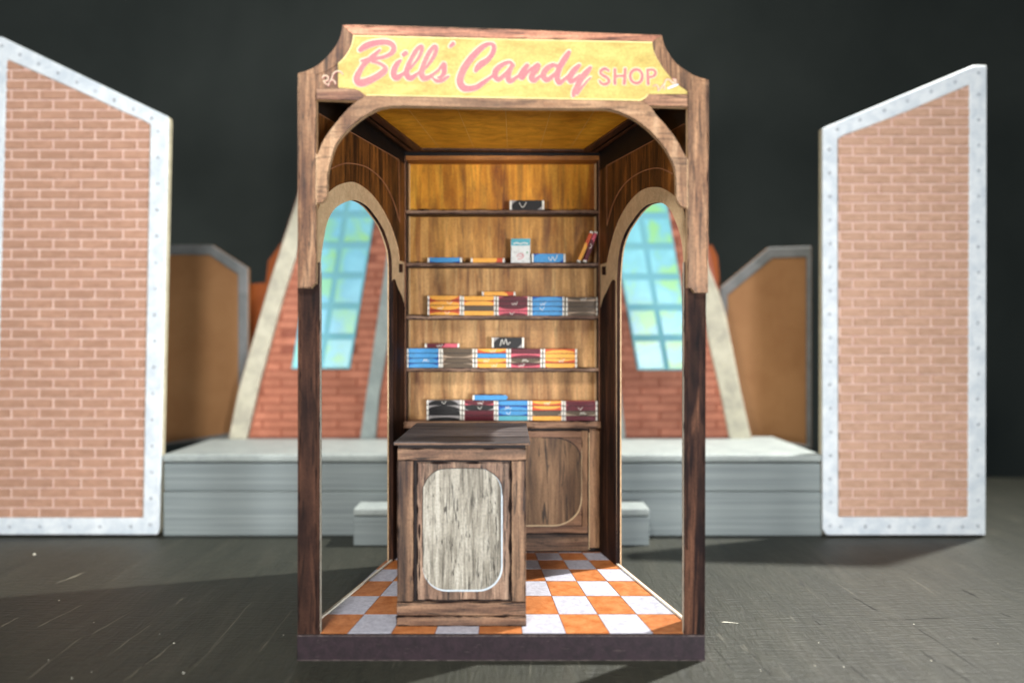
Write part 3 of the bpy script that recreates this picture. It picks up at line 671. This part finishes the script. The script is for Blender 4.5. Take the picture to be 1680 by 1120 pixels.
# pale rim painted along the lower edge
ribbons('sign_rim', [[(602, 156.2, 1.4), (830, 160.4, 1.4), (1050, 164.4, 1.4)], [(1050, 164.4, 1.5), (1058, 160.5, 1.5), (1063, 154.5, 1.2)], [(581, 58.8, 1.6), (830, 64.8, 1.6), (1069, 69.8, 1.6)],
                     [(580.5, 59, 2), (575.5, 78, 2), (565, 95, 1.6), (556, 104, 1.2)], [(1071, 71, 2), (1074, 86.5, 2), (1084.5, 106, 2), (1094, 119, 1.6)]], ms, M['sign_rim'], SG, z0=.0005)

# lettering, traced stroke by stroke: (x, y, width) in enlarged pixels
S1 = lambda pts: [(570 + x / 9.333, 50 + y / 9.333, wd / 9.333) for x, y, wd in pts]
S2 = lambda pts: [(740 + x / 9.333, 50 + y / 9.333, wd / 9.333) for x, y, wd in pts]
S3 = lambda pts: [(900 + x / 11.2, 60 + y / 11.2, wd / 11.2) for x, y, wd in pts]
S4 = lambda pts: [(970 + x / 11.2, 80 + y / 11.2, wd / 11.2) for x, y, wd in pts]
LET = [
 [S1([(190, 300, 60), (260, 248, 85), (350, 208, 88), (480, 182, 76), (600, 180, 76), (680, 215, 78), (705, 280, 70), (675, 340, 60), (590, 390, 48), (480, 420, 42), (380, 436, 50), (280, 452, 48), (212, 468, 30)]),
  S1([(495, 292, 22), (440, 345, 46), (380, 405, 66), (305, 465, 58), (240, 530, 60), (190, 610, 64), (150, 690, 80), (140, 760, 92), (180, 800, 104), (250, 795, 104), (350, 755, 92), (470, 690, 84), (555, 625, 80), (578, 580, 62), (540, 535, 50), (460, 492, 42), (370, 470, 40)])],
 [S1([(850, 372, 50), (890, 342, 56)]),
  S1([(815, 452, 26), (765, 500, 60), (725, 570, 78), (702, 640, 84), (715, 705, 88), (760, 722, 78), (820, 680, 50), (880, 640, 34)])],
 [S1([(880, 645, 30), (960, 570, 26), (1040, 480, 26), (1100, 390, 34), (1135, 300, 44), (1135, 242, 44), (1085, 262, 46), (1025, 340, 50), (965, 450, 52), (920, 550, 60), (900, 640, 76), (925, 712, 84), (975, 725, 70), (1040, 680, 44), (1105, 635, 32)])],
 [S1([(1120, 630, 26), (1195, 570, 24), (1270, 470, 38), (1330, 370, 46), (1356, 280, 48), (1340, 240, 50), (1290, 275, 48), (1235, 355, 54), (1180, 470, 54), (1145, 570, 62), (1130, 650, 78), (1155, 722, 86), (1225, 722, 62), (1300, 675, 38), (1385, 610, 24)])],
 [S1([(1385, 615, 20), (1450, 530, 40), (1478, 515, 54), (1478, 590, 66), (1470, 660, 58), (1415, 715, 38), (1375, 715, 20)]), S1([(1300, 725, 30), (1365, 772, 50), (1450, 762, 44), (1545, 700, 20)])],
 [S1([(1570, 245, 34), (1615, 200, 52)])],
 [S2([(372, 615, 46), (415, 550, 78), (480, 498, 84), (555, 445, 66), (615, 375, 58), (650, 290, 58), (640, 220, 52), (575, 205, 44), (500, 235, 66), (400, 320, 78), (290, 440, 86), (205, 560, 90), (145, 690, 92), (132, 790, 100), (180, 870, 108), (270, 890, 84), (380, 868, 70), (470, 810, 58), (560, 745, 42), (640, 690, 34)])],
 [S2([(940, 530, 56), (895, 485, 50), (800, 512, 54), (720, 570, 70), (672, 640, 76), (672, 710, 76), (720, 748, 66), (790, 700, 50), (870, 620, 46), (930, 545, 50)]),
  S2([(930, 530, 50), (890, 620, 62), (868, 700, 76), (880, 765, 76), (930, 765, 56), (990, 720, 40), (1045, 685, 34)])],
 [S2([(1165, 530, 50), (1105, 610, 70), (1062, 690, 80), (1085, 725, 56), (1150, 655, 36), (1230, 585, 40), (1330, 525, 56), (1305, 590, 68), (1250, 665, 72), (1225, 735, 80), (1270, 765, 58), (1340, 710, 38), (1395, 675, 30)])],
 [S2([(1640, 560, 50), (1570, 528, 54), (1485, 565, 66), (1422, 635, 76), (1410, 710, 80), (1460, 755, 66), (1540, 705, 50), (1640, 610, 40)]),
  S3([(372, 280, 50), (315, 370, 88), (245, 480, 90), (190, 580, 90), (160, 690, 90), (155, 790, 92), (190, 850, 78), (265, 800, 54), (345, 730, 40)])],
 [S3([(560, 525, 50), (480, 605, 92), (410, 695, 100), (372, 775, 88), (405, 825, 74), (480, 790, 60), (570, 715, 50)]),
  S3([(765, 565, 40), (690, 655, 90), (615, 745, 92), (560, 835, 92), (515, 930, 96), (470, 1020, 86), (445, 1090, 40)]),
  S3([(520, 1060, 22), (610, 925, 26), (700, 815, 22), (770, 745, 10)])]]
SHOPL = [[S4([(318, 405, 34), (250, 368, 42), (182, 398, 44), (170, 458, 44), (230, 502, 48), (300, 545, 50), (322, 602, 50), (268, 652, 48), (190, 642, 44), (150, 592, 34)])],
         [S4([(432, 385, 46), (430, 640, 46)]), S4([(622, 375, 48), (604, 640, 50)]), S4([(440, 506, 40), (605, 500, 40)])],
         [S4([(825 + 112 * math.cos(t), 508 + 126 * math.sin(t), 46) for t in [math.radians(a) for a in range(0, 361, 30)]])],
         [S4([(1032, 395, 44), (1042, 645, 46)]), S4([(1030, 392, 40), (1130, 388, 40), (1180, 440, 42), (1140, 506, 36), (1050, 528, 34)])]]
for Lt in LET:
    ribbons('letter_outline', Lt, ms, M['cream'], SG, grow=2.2, z0=.001)
for Lt in LET:
    ribbons('letter_shade', Lt, ms, M['mauve'], SG, grow=0.3, dx=1.2, dy=1.0, z0=.003)
for Lt in LET:
    ribbons('letter', Lt, ms, M['pink'], SG, z0=.005)
for Lt in SHOPL:
    ribbons('letter_outline', Lt, ms, M['cream'], SG, grow=1.7, z0=.001)
    ribbons('letter_shade', Lt, ms, M['mauve'], SG, grow=.1, dx=.7, dy=.6, z0=.003)
    ribbons('letter', Lt, ms, M['dusty'], SG, grow=.25, z0=.005)
# scroll ornaments at the corners
swL = [[(529, 128, 1.6), (532, 124, 1.8), (538, 126, 1.8), (537, 132, 1.8), (531, 133, 1.6), (535, 138, 1.4), (540, 139, 1.2)], [(543, 132, 1.4), (547, 121, 1.8), (553, 117, 2), (559, 118, 1.8), (562, 122, 1.4)],
       [(538, 141, 1.2), (543, 131, 1.6), (549, 134, 1.8), (550, 138, 1.4)]]
swR = [[(1072, 142, 1.4), (1077, 140, 1.8), (1080, 144, 1.8), (1080, 150, 1.4)], [(1081, 149, 1.2), (1086, 143, 1.6), (1090, 138, 1.8), (1090, 147, 1.6)], [(1090, 145, 1.4), (1092, 133, 1.8), (1098, 131, 1.8), (1103, 136, 1.8), (1107, 133, 1.6), (1104, 131, 1.2)],
       [(1103, 137, 1.4), (1108, 138, 1.6), (1109, 132, 1.6), (1105, 130, 1.2)]]
mf = lambda a, b: PY(a, b, -.129)
ribbons('scroll_ornament', swL, mf, M['dusty'], FR, grow=.45, dx=.4, dy=.5); ribbons('scroll_ornament', swL, mf, M['cream'], FR, z0=.005, grow=-.1)
ribbons('scroll_ornament', swR, mf, M['dusty'], FR, grow=.5, dx=-.3, dy=-.4); ribbons('scroll_ornament', swR, mf, M['cream'], FR, z0=.005, grow=-.1)
ribbons('scroll_ornament', [[(1096, 145, 3), (1104, 142, 4), (1112, 139, 2.5)]], mf, M['blue_line'], FR, z0=-.001)
# cut slits beside the brackets
for x, y0, y1 in ((518.9, 252, 335), (1127.9, 262, 342)):
    ribbons('cut_edge', [[(x, y0, 1.0), (x, y1, 1.0)]], mf, M['kraft_edge'], FR, z0=.001)

# ------------------------------------------------------------------ shop counter standing on the floor
CN = thing('shop_counter', (-.85, .312, ZF + .015), 'weathered wooden counter with dark top standing on the checkered floor', 'counter')
dc = 1.026; Yc = D0 * (dc - 1)
xc = lambda px: (px - CX) / 100 * dc
zc = lambda py: ZE + (CY - py) / 100 * dc
box('carcass', xc(653), xc(862), Yc + .05, 3.1, ZF + .016, zc(730), M['cnt_dark'], CN)
box('side_panel', xc(652.2), xc(653), Yc + .06, 3.09, ZF + .017, zc(731), M['cnt_v'], CN)
box('side_panel', xc(862), xc(862.8), Yc + .06, 3.09, ZF + .017, zc(731), M['cnt_v'], CN)
box('counter_top', xc(646.5), xc(869.5), Yc - .05, 3.18, zc(729.5), zc(724.3), M['cnt_top'], CN, bevel=.015)
box('lip', xc(648), xc(868), Yc - .056, Yc - .051, zc(728.5), zc(726), M['cnt_h'], CN)
box('rail', xc(652), xc(863), Yc, Yc + .05, zc(755), zc(735.5), M['cnt_h'], CN, bevel=.012)
box('rail', xc(650), xc(863.5), Yc - .005, Yc + .05, ZF + .016, zc(1010), M['cnt_h'], CN, bevel=.012)
box('rail', xc(650.6), xc(863), Yc, Yc + .05, zc(1009), zc(987), M['cnt_h'], CN, bevel=.012)
box('stile', xc(651.5), xc(678.5), Yc, Yc + .05, zc(986.5), zc(756), M['cnt_v'], CN, bevel=.01)
box('stile', xc(839), xc(863), Yc, Yc + .05, zc(986.5), zc(756), M['cnt_v'], CN, bevel=.01)
box('front_panel', xc(684), xc(837), Yc + .02, Yc + .05, zc(984.5), zc(758), M['cnt_panel'], CN, bevel=.006)
pc = lambda loops, y, th, m, **kw: pplate(kw.pop('name'), loops, y, th, m, CN, **kw)
pc([rrect(693.6, 768, 824.6, 969.6, 40)], Yc + .014, .006, M['blue_line'], name='inset_highlight')  # pale sliver painting an edge highlight along the right and bottom
pc([rrect(693.9, 768.2, 822.2, 967, 38)], Yc + .006, .008, M['cnt_pale'], name='inset_panel')
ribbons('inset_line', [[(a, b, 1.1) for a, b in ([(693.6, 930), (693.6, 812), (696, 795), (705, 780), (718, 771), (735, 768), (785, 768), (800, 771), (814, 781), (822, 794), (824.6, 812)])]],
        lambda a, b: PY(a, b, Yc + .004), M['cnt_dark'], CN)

# ------------------------------------------------------------------ candy bars on the shelves
TONE = {'O': ('rust', 'orange', 'yellow'), 'B': ('navy', 'blue', 'blue'), 'M': ('rose', 'maroon', 'maroon'), 'L': ('taupe', 'olive', 'olive brown'), 'K': ('grey', 'black', 'black'), 'T': ('taupe', 'teal', 'teal')}
rb_ = random.Random(3)
def bar(x0, x1, y0, y1, tone, label, group, rot=0, Y=YB + .02, side=None, script=None, dep=.2, capw=3.4):
    d = 1 + Y / D0; cx, cy = (x0 + x1) / 2, (y0 + y1) / 2; w_, h_ = (x1 - x0) / 100 * d, (y1 - y0) / 100 * d
    base = P(cx, y1, d); base.y = Y
    t = thing('candy_bar', base, label, 'candy bar', group)
    bgc, fgc, _ = TONE[tone]
    g = min(.016, h_ * .11)
    # build in local coordinates about the middle of the bottom edge
    def lb(name, x_0, x_1, y_0, y_1, z_0, z_1, m, par=t, bev=0):
        v = [(x, y, z) for x in (x_0, x_1) for y in (y_0, y_1) for z in (z_0, z_1)]
        me = bpy.data.meshes.new(name); me.from_pydata(v, [], [(0, 1, 3, 2), (4, 6, 7, 5), (0, 4, 5, 1), (2, 3, 7, 6), (0, 2, 6, 4), (1, 5, 7, 3)]); me.update()
        b_ = bmesh.new(); b_.from_mesh(me); bmesh.ops.recalc_face_normals(b_, faces=b_.faces); b_.to_mesh(me); b_.free()
        o = link(name, me, M[m], par)
        if bev: q = o.modifiers.new('bevel', 'BEVEL'); q.width = bev; q.segments = 2
        return o
    cw = capw / 100 * d
    lb('wrapper', -w_ / 2 + cw, w_ / 2 - cw, 0, dep, g / 2, h_ - g / 2, bgc, bev=.006)
    lb('wrapper_end', -w_ / 2 + .004, -w_ / 2 + cw - .001, .004, dep - .004, g * .7, h_ - g * .7, 'cap', bev=.005)
    lb('wrapper_end', w_ / 2 - cw + .001, w_ / 2 - .004, .004, dep - .004, g * .7, h_ - g * .7, 'cap', bev=.005)
    lb('seam', -w_ / 2 + .004, w_ / 2 - .004, -.002, .05, -g * .35, g * .75, 'gap')
    # lens-shaped patch printed on the front, cut off at the bar's edges
    W = w_ / 2 - cw - .004; z0, z1 = g * .6, h_ - g * .6
    if side is None:
        ccx, ccz = rb_.uniform(-.08, .08) * W, rb_.choice([-.15, .15, .5, .85, 1.15]) * h_
        rx, rz = W * rb_.uniform(1.0, 1.3), h_ * rb_.uniform(.8, 1.25)
        if h_ > .2: ccx, ccz, rx, rz = W * .02, h_ * .5, W * 1.02, h_ * .74
        tilt = rb_.choice([-.05, .05, 0]) if h_ < .2 else .12
        lens = [(ccx + rx * math.cos(a) + rz * math.sin(a) * tilt * 4, ccz + rz * math.sin(a)) for a in [2 * math.pi * k / 28 for k in range(28)]]
        c = clip(lens, [(-W, z0), (W, z0), (W, z1), (-W, z1)])
    else:
        c = [(-W, z0), (W * side[0], z0), (W * (side[0] + side[1]) / 2 + .03, (z0 + z1) / 2), (W * side[1], z1), (-W, z1)]
    if len(c) > 2:
        me = bpy.data.meshes.new('printed_patch'); me.from_pydata([(a, -.003, b) for a, b in c], [], [tuple(range(len(c)))]); me.update()
        link('printed_patch', me, M[fgc], t)
    if script is None: script = rb_.random() < .28 and h_ < .2
    if script:
        zz = (lambda q: z0 + (z1 - z0) * q)
        sx = rb_.uniform(-.4, .35) * W
        kinds = [[(-.07, .2), (-.045, .8), (-.02, .35), (.01, .85), (.035, .3), (.07, .55)], [(-.05, .75), (-.02, .35), (.01, .3), (.05, .8)], [(-.06, .6), (-.03, .2), (0, .65), (.03, .2), (.07, .9)]]
        k = rb_.choice(kinds); V_, F_ = [], []
        ribbon_geo([[(sx + a * (1.6 if h_ > .2 else 1), b, .012 if h_ > .2 else .009) for a, b in [(a, zz(b)) for a, b in k]]], lambda a, b: Vector((a, -.005, b)), V_, F_, grow=0)
        V_ = V_; me = bpy.data.meshes.new('printed_script'); me.from_pydata([tuple(v) for v in V_], [], F_); me.update()
        link('printed_script', me, M['cap'], t)
    t.rotation_euler = (0, rot, 0)
    return t
# ribbon half-width guard works in pixels, so metric ribbons need their own floor
_old = ribbon_geo
ORD = ['top', 'second from top', 'third from top', 'bottom']
POS = ['leftmost', 'second', 'middle', 'fourth', 'rightmost']
ROWS = [('third shelf', 484.6, 517.2, 487.0, 519.4 - .4, [(701, 757.2), (758, 813.6), (814.6, 869), (870, 926.4), (928, 983 - 1.4)], ['OOOO', 'OOLO', 'MMMM', 'BBBB', 'LLLL']),
        ('fourth shelf', 570.8, 603, 572, 603.4, [(666.8, 722.6), (723.2, 778.6), (779.6, 834), (834.8, 890), (891, 947)], ['BBBB', 'LLLL', 'OBOO', 'MMLM', 'OOOO']),
        ('cabinet top', 655.8, 689.5, 657.6, 690.3, [(699.6, 758), (758.8, 813.6), (814.2, 869), (869.8, 924.4), (925, 980.6)], ['KKKK', 'MKMM', 'BBBT', 'OOLO', 'MMLM'])]
STK = {}
for sname, ya, yb_, yc, yd, xs, cols in ROWS:
    for s, (x0, x1) in enumerate(xs):
        f = s / 4; top = ya + (yc - ya) * f; bot = yb_ + (yd - yb_) * f; h = (bot - top) / 4
        if sname == 'fourth shelf': bot = 603.3
        for k in range(4):
            tn = cols[s][k]; cn = TONE[tn][2]
            place = 'on the %s' % sname
            lab = '%s candy bar, %s in the %s stack %s' % (cn, ORD[k], POS[s], place)
            bar(x0, x1, bot - (4 - k) * h, bot - (3 - k) * h, tn, lab, 'candy bars stacked on the shelves')
GE = 'single candy bars laid out on the shelves'
bar(790.6, 846, 478, 485.2, 'O', 'yellow candy bar with red end lying across stacks on the third shelf', GE, side=(.62, .35), script=False)
bar(696.8, 753.6, 563, 570.6, 'M', 'maroon and pink candy bar lying across the two left stacks, fourth shelf', GE, side=(-.1, .2), script=True)
bar(806.7, 860, 552.8, 571.0, 'K', 'large black candy bar standing on the stacks of the fourth shelf', GE, script=True)
bar(775, 830, 647.5, 656.6, 'B', 'blue candy bar lying across stacks on the cabinet top', GE, side=(1.2, 1.2), script=False, Y=YB - .01)
bar(836, 893, 328, 344.8, 'K', 'large black candy bar standing alone on the top shelf', GE, script=True)
bar(701, 758, 422, 431, 'B', 'small blue candy bar lying at left end of the second shelf', GE, script=False)
bar(772, 828, 423, 431, 'O', 'yellow candy bar with red end on the second shelf beside the card', GE, side=(.5, .6), script=False)
bar(872, 928, 415.7, 431, 'B', 'large blue candy bar standing on the second shelf beside white packet', GE, script=True)
L1 = bar(931, 986.5, 424.5, 431, 'O', 'yellow and red candy bar leaning at the right end of second shelf', GE, side=(.0, .3), script=False)
L2 = bar(931, 986.5, 424.5, 431, 'M', 'maroon candy bar leaning against the upright on the second shelf', GE, side=(.3, .5), script=True)
for o, (ax, ay), (bx_, by_) in ((L1, (950, 428.5), (971, 381)), (L2, (960, 428.5), (978, 381))):
    dd = 1 + (YB + .02) / D0
    ang = math.atan2((ay - by_), (bx_ - ax)); mid = P((ax + bx_) / 2, (ay + by_) / 2, dd)
    o.rotation_euler = (0, -ang, 0); h2 = .045
    o.location = mid - Vector((-math.sin(ang) * h2, 0, math.cos(ang) * h2)); o.location.y = YB + .02
    sc_ = math.hypot(bx_ - ax, by_ - ay) / 55.5 * 1.06; o.scale = (sc_, 1, 1.05)
# white packet with turquoise head
PK = thing('packet', P(854, 433, dB), 'upright white packet with turquoise head on the second shelf', 'packet')
box('carton', xb(838.3), xb(870), YB + .03, YB + .2, zb(431), zb(391), M['boxwhite'], PK, bevel=.008)
pplate('header', [[(838.8, 391.5), (869.7, 391.5), (869.7, 402.5), (838.8, 403)]], YB + .024, .004, M['teal'], PK)
ribbons('print', [[(843, 399.5, 1.8), (848, 398.5, 2), (853, 400, 1.8), (859, 398.6, 2), (866, 399.6, 1.6)]], lambda a, b: PY(a, b, YB + .02), M['boxwhite'], PK)
ribbons('print', [[(848, 421, .9), (851, 417, 1), (855, 416, 1), (859, 419, 1), (857, 423, 1), (852, 425, .9), (849, 424, .8)], [(851, 420, .8), (855, 421, .8), (858, 416.5, .8)]], lambda a, b: PY(a, b, YB + .02), M['rose'], PK)
ribbons('print', [[(864.6, 414.2, 2.8), (865.2, 414.2, 2.8)]], lambda a, b: PY(a, b, YB + .02), M['green'], PK)
ribbons('print', [[(843, 414, .5), (850, 413.4, .5), (858, 414, .5)], [(846, 428, .5), (853, 427.4, .5), (862, 428.2, .5)]], lambda a, b: PY(a, b, YB + .02), M['grey'], PK)

# ------------------------------------------------------------------ printed wear: irregular dark ink along the worn edges of the wood prints
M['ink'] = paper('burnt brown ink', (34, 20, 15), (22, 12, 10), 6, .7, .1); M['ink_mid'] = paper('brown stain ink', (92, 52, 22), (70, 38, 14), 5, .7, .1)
iw = random.Random(11)
def wear(parent, Y, segs, mat='ink', lo=.3, hi=1.8, step=9):
    st = []
    for (x0, y0, x1, y1) in segs:
        L = math.hypot(x1 - x0, y1 - y0); n = max(3, int(L / step)); ph = iw.uniform(0, 6)
        st.append([(x0 + (x1 - x0) * i / n, y0 + (y1 - y0) * i / n, max(lo, lo + (hi - lo) * (0.5 + 0.5 * math.sin(ph + i * .9)) * iw.random() * 1.3)) for i in range(n + 1)])
    ribbons('ink_wear', st, lambda a, b: PY(a, b, Y), M[mat], parent)
# counter
wear(CN, Yc - .003, [(653, 757, 653, 985), (678, 757, 678, 985), (839.6, 757, 839.6, 985), (861.4, 757, 861.4, 985), (652, 736.4, 863, 736.4), (652, 754.4, 863, 754.4), (651, 987.8, 862, 987.8)], hi=2.2)
wear(CN, Yc - .008, [(650.6, 1011, 863, 1011), (650.6, 1025.8, 863, 1026.2), (650.6, 1011, 650.6, 1026), (650.6, 1011, 700, 1010.6)], hi=3.2)
wear(CN, Yc + .017, [(685, 760, 685, 983), (836, 760, 836, 983), (685, 759, 836, 759), (685, 983.4, 836, 983.4), (688, 980, 688, 860)], hi=3.4)
for k in range(46):                                                  # short upright nicks in the pale panel
    x = iw.choice([iw.gauss(752, 12), iw.uniform(700, 816), iw.gauss(812, 4)]); y = iw.uniform(800, 955); q = iw.uniform(4, 15)
    if k == 0: nk = []
    if 698 < x < 818: nk.append([(x, y - q / 2, .3), (x + iw.uniform(-.4, .4), y, iw.uniform(.6, 1.5)), (x, y + q / 2, .3)])
ribbons('ink_wear', nk, lambda a, b: PY(a, b, Yc + .003), M['cnt_dark'], CN)['kind'] = 'stuff'
# cabinet
wear(BW, YB - .008, [(955, 719, 955, 862), (964.4, 719, 964.4, 862), (983.6, 705, 983.6, 897), (866, 706.6, 954, 706.6), (866, 874, 963, 874)], hi=1.7)
wear(BW, YB - .104, [(866, 701, 984, 701), (866, 691, 984, 691)], hi=2.0)
# shelves: stained rim of every back panel
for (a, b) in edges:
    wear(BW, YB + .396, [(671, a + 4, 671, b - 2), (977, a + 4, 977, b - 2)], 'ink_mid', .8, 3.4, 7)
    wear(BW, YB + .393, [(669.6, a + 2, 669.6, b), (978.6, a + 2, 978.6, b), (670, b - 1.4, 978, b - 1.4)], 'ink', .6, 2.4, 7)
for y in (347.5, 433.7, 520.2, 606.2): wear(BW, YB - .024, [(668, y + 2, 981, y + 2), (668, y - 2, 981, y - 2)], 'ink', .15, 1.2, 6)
# posts, frame and arch
wear(SH, 0.0, [(490.5, 476, 490.5, 1036), (524.4, 480, 524.4, 1036), (1122.8, 480, 1122.2, 1036), (1155.6, 486, 1154, 1036), (493, 480, 493, 760), (519, 520, 519, 1030), (1127, 560, 1127, 900)], hi=2.8, step=12)
wear(FR, -.1265, [(490.6, 125, 490.6, 470), (518.0, 150, 518.0, 464), (1129, 150, 1129, 470), (1160.6, 140, 1160, 478), (490, 470.6, 509, 471.3)], lo=.2, hi=1.3)
wear(FR, -.1265, [(520, 162.2, 586, 164.4), (520, 145.6, 556, 145.6), (1067, 172.9, 1127, 174.6), (1065, 155.6, 1127, 155.6), (582, 56.6, 830, 62.7), (830, 62.7, 1069, 67.8), (564, 42.6, 830, 49.4)], lo=.2, hi=1.3)
arcp = cr([(536.6, 311), (537.8, 283), (543.3, 260), (551.7, 236.4), (566.7, 217), (590.2, 195.4), (615.9, 180.4), (637, 174.7), (663, 173.6)], 3)
arcq = cr([(995.7, 178.3), (1017, 183.7), (1045, 197.7), (1068.4, 216.7), (1087.7, 238.4), (1100.4, 259.8), (1106.7, 276), (1108.7, 293.6), (1109.7, 323.6)], 3)
ribbons('ink_wear', [[(a, b, iw.uniform(.3, 1.4)) for a, b in arcp], [(a, b, iw.uniform(.3, 1.4)) for a, b in arcq], [(663, 173.6, .8), (830, 177.2, .5), (995.7, 178.3, .8)]], lambda a, b: PY(a, b, -.130), M['ink'], FR)
# pale scuffs on the plinth
sc2 = []
for k in range(34):
    x = iw.uniform(495, 1148); y = iw.uniform(1047, 1080); q = iw.uniform(1, 5); sc2.append([(x - q, y, .25), (x, y + iw.uniform(-.5, .5), iw.uniform(.4, 1.0)), (x + q, y, .25)])
sc2 += [[(1008, 1066, .6), (1018, 1065.6, 2.0), (1026, 1066, .6)]]
ribbons('scuff', sc2, lambda a, b: PY(a, b, -.008), M['scuff'], SH)['kind'] = 'stuff'
